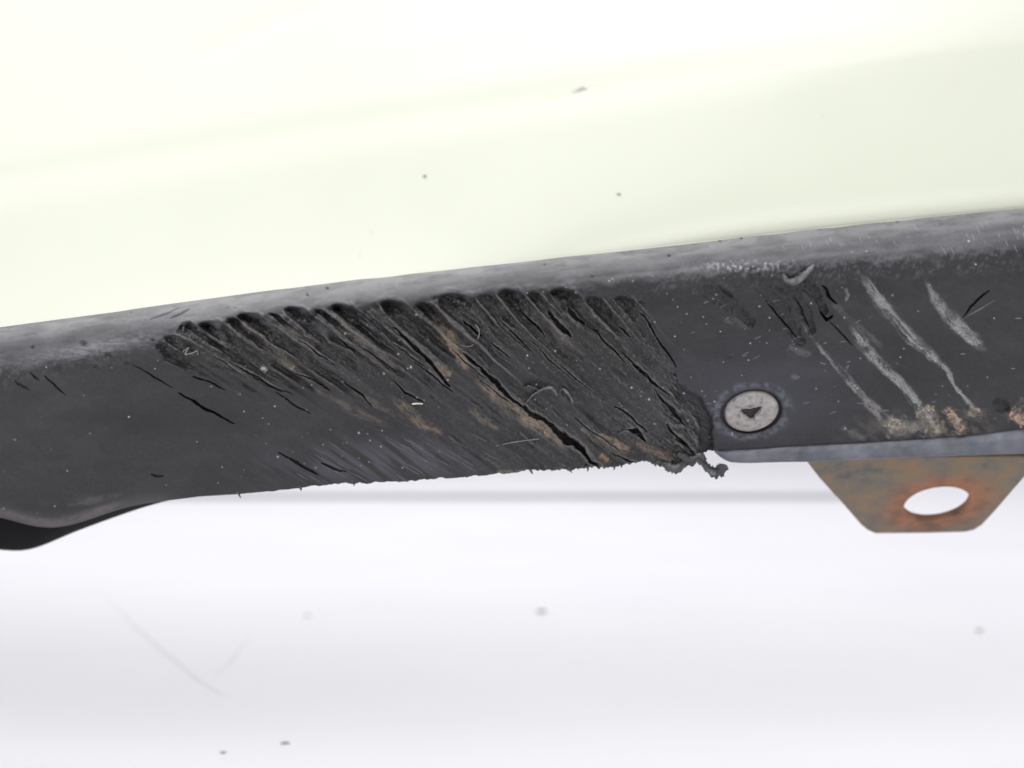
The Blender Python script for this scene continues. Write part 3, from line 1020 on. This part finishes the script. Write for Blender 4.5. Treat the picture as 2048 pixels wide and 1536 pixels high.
nr = len(prof_s) + len(hexrings)
for r in range(nr - 1):
    for i in range(NS):
        j = (i + 1) % NS
        fs.append((r * NS + i, r * NS + j, (r + 1) * NS + j, (r + 1) * NS + i))
screw = mesh_obj('screw', vs, fs, M_SCREW, bumper)
screw['label'] = 'dull zinc countersunk screw head with a rusty socket'
# rust packed in the socket, uneven, higher on one side
vs, fs = [], []
rings = 6
vs.append(sc_c + sn * -1.2e-3)
for r in range(1, rings + 1):
    for i in range(32):
        a = 2 * math.pi * i / 32
        q = R * .44 * r / rings
        h = -1.75e-3 + .9e-3 * max(0, math.cos(a + .6)) * (r / rings) + random.uniform(-1, 1) * .12e-3
        vs.append(sc_c + su * (q * math.cos(a)) + sv * (q * math.sin(a)) + sn * h)
for i in range(32):
    fs.append((0, 1 + i, 1 + (i + 1) % 32))
for r in range(rings - 1):
    for i in range(32):
        j = (i + 1) % 32
        fs.append((1 + r * 32 + i, 1 + (r + 1) * 32 + i, 1 + (r + 1) * 32 + j, 1 + r * 32 + j))
mesh_obj('socket', vs, fs, M_SOCKET, screw)

# ------------------------------------------------------------------ rusty mounting bracket
HC = Vector(W(1874, 1009, 56))
bu = Vector((1, 0, 0))
bv = Vector((0, -.80, .60)).normalized()      # up the plate, towards the lip
bn = bu.cross(bv).normalized()
cpos = Vector((0, -D, CAM_Z))


def on_plate(px, py):
    ray = Vector(W(px, py, 0)) - cpos
    k = (HC - cpos).dot(bn) / ray.dot(bn)
    p = cpos + ray * k - HC
    return p.dot(bu), p.dot(bv)


OUT = [on_plate(*p) for p in ((1606, 914), (1640, 958), (1690, 1013), (1722, 1050), (1734, 1060), (1750, 1067), (1850, 1066), (1930, 1064),
                              (1948, 1060), (1964, 1050), (1990, 1022), (2048, 955), (2084, 914), (1850, 914))]
HR = 9.45e-3
NB = 220


def outer(a):
    dx, dy = math.cos(a), math.sin(a)
    best = None
    for i in range(len(OUT)):
        x1, y1 = OUT[i]
        x2, y2 = OUT[(i + 1) % len(OUT)]
        ex, ey = x2 - x1, y2 - y1
        den = dx * ey - dy * ex
        if abs(den) < 1e-12:
            continue
        t = (x1 * ey - y1 * ex) / den
        u = (x1 * dy - y1 * dx) / den
        if t > 0 and -1e-6 <= u <= 1 + 1e-6:
            best = t if best is None else max(best, t)
    return best


vs, fs = [], []
TH = 2.2e-3
rings = [(0.0, -TH), (0.0, -.3e-3), (.03, 0.0), (.35, 0.0), (.7, 0.0), (.985, 0.0), (1.0, -.3e-3), (1.0, -TH)]
angs = sorted([2 * math.pi * i / NB for i in range(NB)] + [math.atan2(y, x) % (2 * math.pi) for x, y in OUT])
NB = len(angs)
for (f, h) in rings:
    for a in angs:
        ro = outer(a)
        r = HR + (ro - HR) * f
        vs.append(bu * (r * math.cos(a)) + bv * (r * math.sin(a)) + bn * h)
for r in range(len(rings)):
    r2 = (r + 1) % len(rings)
    for i in range(NB):
        j = (i + 1) % NB
        fs.append((r * NB + i, r2 * NB + i, r2 * NB + j, r * NB + j))
bracket = mesh_obj('mounting_bracket', vs, fs, M_RUST, None, smooth=False)
bracket.parent = bumper
bracket.matrix_parent_inverse = bumper.matrix_world.inverted()
bracket.location = HC
bracket['label'] = 'rusty steel tab with a round hole'


# ------------------------------------------------------------------ torn shreds and shavings of the lip
def ribbon(name, pts, widths, thick, mat, parent, lift=1.0, twist=0.0, seed=0, sub=8, follow=True):
    """pts: (px, py, mm in front of the lip). A flattened, uneven strand."""
    rnd = random.Random(seed)
    P = []
    for (px, py, off) in pts:
        yb = lip_y(px, py) if follow else float(lip_base(np.array([px]), np.array([min(py, 930.)]))[0])
        P.append(np.array(W(px, py, yb - off)))
    P = np.array(P)
    n = (len(P) - 1) * sub + 1
    tq = np.linspace(0, len(P) - 1, n)
    Q = []
    for t in tq:                            # Catmull-Rom
        i = min(int(t), len(P) - 2)
        f = t - i
        p0, p1, p2, p3 = P[max(i - 1, 0)], P[i], P[i + 1], P[min(i + 2, len(P) - 1)]
        Q.append(.5 * ((2 * p1) + (-p0 + p2) * f + (2 * p0 - 5 * p1 + 4 * p2 - p3) * f ** 2 + (-p0 + 3 * p1 - 3 * p2 + p3) * f ** 3))
    Q = np.array(Q)
    vs, fs = [], []
    K = 8
    for i in range(n):
        T = Q[min(i + 1, n - 1)] - Q[max(i - 1, 0)]
        T = Vector(T).normalized()
        B = T.cross(Vector((0, -1, 0.2)))
        B = B.normalized() if B.length > 1e-6 else Vector((1, 0, 0))
        N = B.cross(T)
        ang = twist * i / n
        B2 = B * math.cos(ang) + N * math.sin(ang)
        N2 = N * math.cos(ang) - B * math.sin(ang)
        w = np.interp(i / (n - 1), np.linspace(0, 1, len(widths)), widths) / PXMM * MM * .5
        for k in range(K):
            a = 2 * math.pi * k / K
            j = 1 + rnd.uniform(-.3, .3)
            vs.append(Vector(Q[i]) + B2 * (w * math.cos(a) * j) + N2 * (min(thick * MM, w * 1.2) * math.sin(a) * j))
    for i in range(n - 1):
        for k in range(K):
            k2 = (k + 1) % K
            fs.append((i * K + k, i * K + k2, (i + 1) * K + k2, (i + 1) * K + k))
    fs.append(tuple(range(K - 1, -1, -1)))
    fs.append(tuple((n - 1) * K + k for k in range(K)))
    return mesh_obj(name, vs, fs, mat, parent)


# the curl hanging from the torn end, with its clumps
ribbon('torn_shred', [(1376, 922, .5), (1394, 916, 1.2), (1406, 926, 1.8), (1418, 938, 1.5), (1432, 944, 2.0), (1443, 938, 3.2), (1444, 928, 3.4)],
       [18, 20, 15, 20, 28, 26, 16], .35, M_CURL, lip, twist=.5, seed=1, follow=False)
ribbon('torn_shred', [(1392, 908, .5), (1403, 912, 1.2), (1408, 922, 1.5), (1398, 928, 1)], [10, 14, 12, 6], .3, M_CURL, lip, seed=2, follow=False)
ribbon('torn_shred', [(1326, 926, .2), (1342, 934, .8), (1358, 934, 1.2), (1372, 922, .8)], [12, 24, 22, 12], .35, M_CURL, lip, seed=3, follow=False)
ribbon('torn_shred', [(1364, 908, .5), (1380, 918, 1.2), (1396, 912, 1)], [14, 20, 10], .7, M_SHRED, lip, seed=4, follow=False)
ribbon('torn_shred', [(1356, 905, .5), (1370, 916, 1.2), (1386, 930, .6)], [12, 16, 8], .6, M_SHRED, lip, seed=41, follow=False)
for q, (x, y) in enumerate(((1229, 934), (1176, 936), (1200, 932), (1310, 927), (1140, 938), (1063, 942), (708, 964), (602, 976), (478, 987), (1243, 930))):
    ribbon('torn_nib', [(x - 3, y - 4, .2), (x, y + 2, .4), (x + random.uniform(-4, 5), y + random.uniform(5, 10), .3)], [6, 4, 1.5], .35, M_SHRED, lip,
           seed=10 + q, follow=False)
# lifted curls of shaved plastic
ribbon('shaving_curl', [(1052, 806, .2), (1066, 790, .7), (1086, 778, 1.1), (1104, 776, 1.3), (1114, 790, .7)], [2, 3, 4.5, 8, 4], .25, M_SHAVING, lip, seed=21)
ribbon('shaving_curl', [(1124, 776, .5), (1134, 784, 1.0), (1142, 796, .9), (1146, 806, .3)], [3, 6, 6, 3], .25, M_SHAVING, lip, seed=22)
ribbon('shaving_curl', [(1566, 548, .4), (1576, 562, 1.2), (1592, 562, 1.8), (1610, 548, 1.9), (1628, 530, .8)], [6, 13, 14, 13, 5], .6, M_SHAVING, lip, seed=23)
ribbon('torn_shred', [(366, 664, .3), (368, 652, 1.2), (374, 644, 1.3), (382, 642, .8)], [9, 8, 5, 2], .5, M_SHRED, lip, seed=24)
ribbon('torn_shred', [(1078, 780, .3), (1060, 772, .8), (1046, 776, .4)], [5, 7, 3], .4, M_SHRED, lip, seed=26)
ribbon('torn_shred', [(1236, 868, .3), (1252, 862, .9), (1268, 870, .6), (1280, 866, .3)], [5, 8, 7, 3], .5, M_SHRED, lip, seed=27)

# ------------------------------------------------------------------ loose lint on the lip
o = ribbon('fibre', [(824, 808, .35), (834, 807, .5), (845, 807.5, .35)], [3.2, 3.6, 3.2], .18, M_FIBRE, None, seed=31)
tag(o, 'short straight white fibre lying on the scraped black lip', 'fibre')
o = ribbon('fibre', [(366, 703, .4), (378, 695, .8), (370, 708, .9), (384, 706, .8), (394, 702, .8), (396, 710, .4)], [1.8] * 6, .12, M_HAIR, None, seed=32)
tag(o, 'tiny curled grey fibre at the left end of the gouges', 'fibre')
o = ribbon('fibre', [(920, 690, .3), (942, 692, .6), (956, 676, .8), (958, 660, .7), (950, 648, .3)], [1.6, 2, 2, 2, 1.4], .12, M_HAIR, None, seed=33)
tag(o, 'thin looping grey fibre above the long split in the gouges', 'fibre')
o = ribbon('fibre', [(992, 892, .3), (1030, 884, .5), (1078, 878, .3)], [1.3, 1.6, 1.2], .1, M_HAIR, None, seed=34)
tag(o, 'thin pale hair lying near the lower edge of the gouges', 'fibre')


# ------------------------------------------------------------------ the strip at the back of the table and the crumbs
def table_pt(px, py):
    k = CAM_Z / ((py - 768.0) / PXMM * MM / D)
    return ((px - 1024) / PXMM * MM / D * k, -D + k, 0.0)


yb_ = 0.95
k = yb_ + D
z_of = lambda py: CAM_Z - (py - 768) / PXMM * MM / D * k
x_of = lambda px: (px - 1024) / PXMM * MM / D * k
x0, x1 = x_of(-900), x_of(1760)
zt, w_ = 0.0045, 0.02
sec = [(0, 0.0), (0, zt * .8), (.002, zt), (w_ - .002, zt), (w_, zt * .8), (w_, 0.0)]
vs = [(x0, yb_ + a, b) for a, b in sec] + [(x1, yb_ + a, b) for a, b in sec]
n = len(sec)
fs = [(i, (i + 1) % n, n + (i + 1) % n, n + i) for i in range(n)] + [tuple(range(n - 1, -1, -1)), tuple(range(n, 2 * n))]
strip = mesh_obj('edging_strip', vs, fs, M_RAIL, None, smooth=False)
tag(strip, 'long thin grey strip lying across the white table behind the bumper', 'strip')


def crumb(px, py, size, label, seed):
    rnd = random.Random(seed)
    x, y, z = table_pt(px, py)
    vs, fs = [], []
    K, L = 9, 5
    for l in range(L):
        ph = math.pi * .5 * l / (L - 1)
        for i in range(K):
            a = 2 * math.pi * i / K
            r = size * (1 + rnd.uniform(-.35, .35)) * math.cos(ph)
            vs.append((x + 1.4 * r * math.cos(a), y + r * math.sin(a), size * .55 * math.sin(ph) + .00005))
    for l in range(L - 1):
        for i in range(K):
            j = (i + 1) % K
            fs.append((l * K + i, l * K + j, (l + 1) * K + j, (l + 1) * K + i))
    fs.append(tuple(range(K - 1, -1, -1)))
    o = mesh_obj('crumb', vs, fs, M_CRUMB)
    tag(o, label, 'crumb')


crumb(1083, 1224, .0020, 'small grey crumb lying alone at the middle of the white table', 1)
crumb(570, 1487, .0010, 'dark little crumb at the bottom of the photo, left of centre', 2)
crumb(446, 1506, .0008, 'faint crumb nearest the bottom edge of the photo', 3)
crumb(1958, 1262, .0014, 'pale crumb on the table under the rusty bracket', 4)
crumb(614, 1232, .0010, 'faint crumb on the table under the torn lip, left of the middle one', 5)


# faint rubbed scratches in the laminate, left
M_SCUFF = mat_plain('laminate_scuff', (0.745, 0.735, 0.76), 0.5, var=.06, scale=300)
for pts, w in (([(205, 1185), (260, 1245), (330, 1305), (400, 1362), (448, 1392)], .0011), ([(500, 1270), (465, 1320), (430, 1352)], .0008)):
    vs, fs = [], []
    n_ = 24
    for i in range(n_):
        f = i / (n_ - 1) * (len(pts) - 1)
        k = min(int(f), len(pts) - 2)
        f -= k
        x, y, z = table_pt(pts[k][0] * (1 - f) + pts[k + 1][0] * f, pts[k][1] * (1 - f) + pts[k + 1][1] * f)
        ww = w * math.sin(math.pi * (i + .5) / n_) * random.uniform(.6, 1.2)
        vs += [(x - ww, y, .00012), (x, y, .00025), (x + ww, y, .00012)]
        if i:
            a = (i - 1) * 3
            fs += [(a, a + 1, a + 4, a + 3), (a + 1, a + 2, a + 5, a + 4)]
    mesh_obj('scratch_mark', vs, fs, M_SCUFF, sweep)
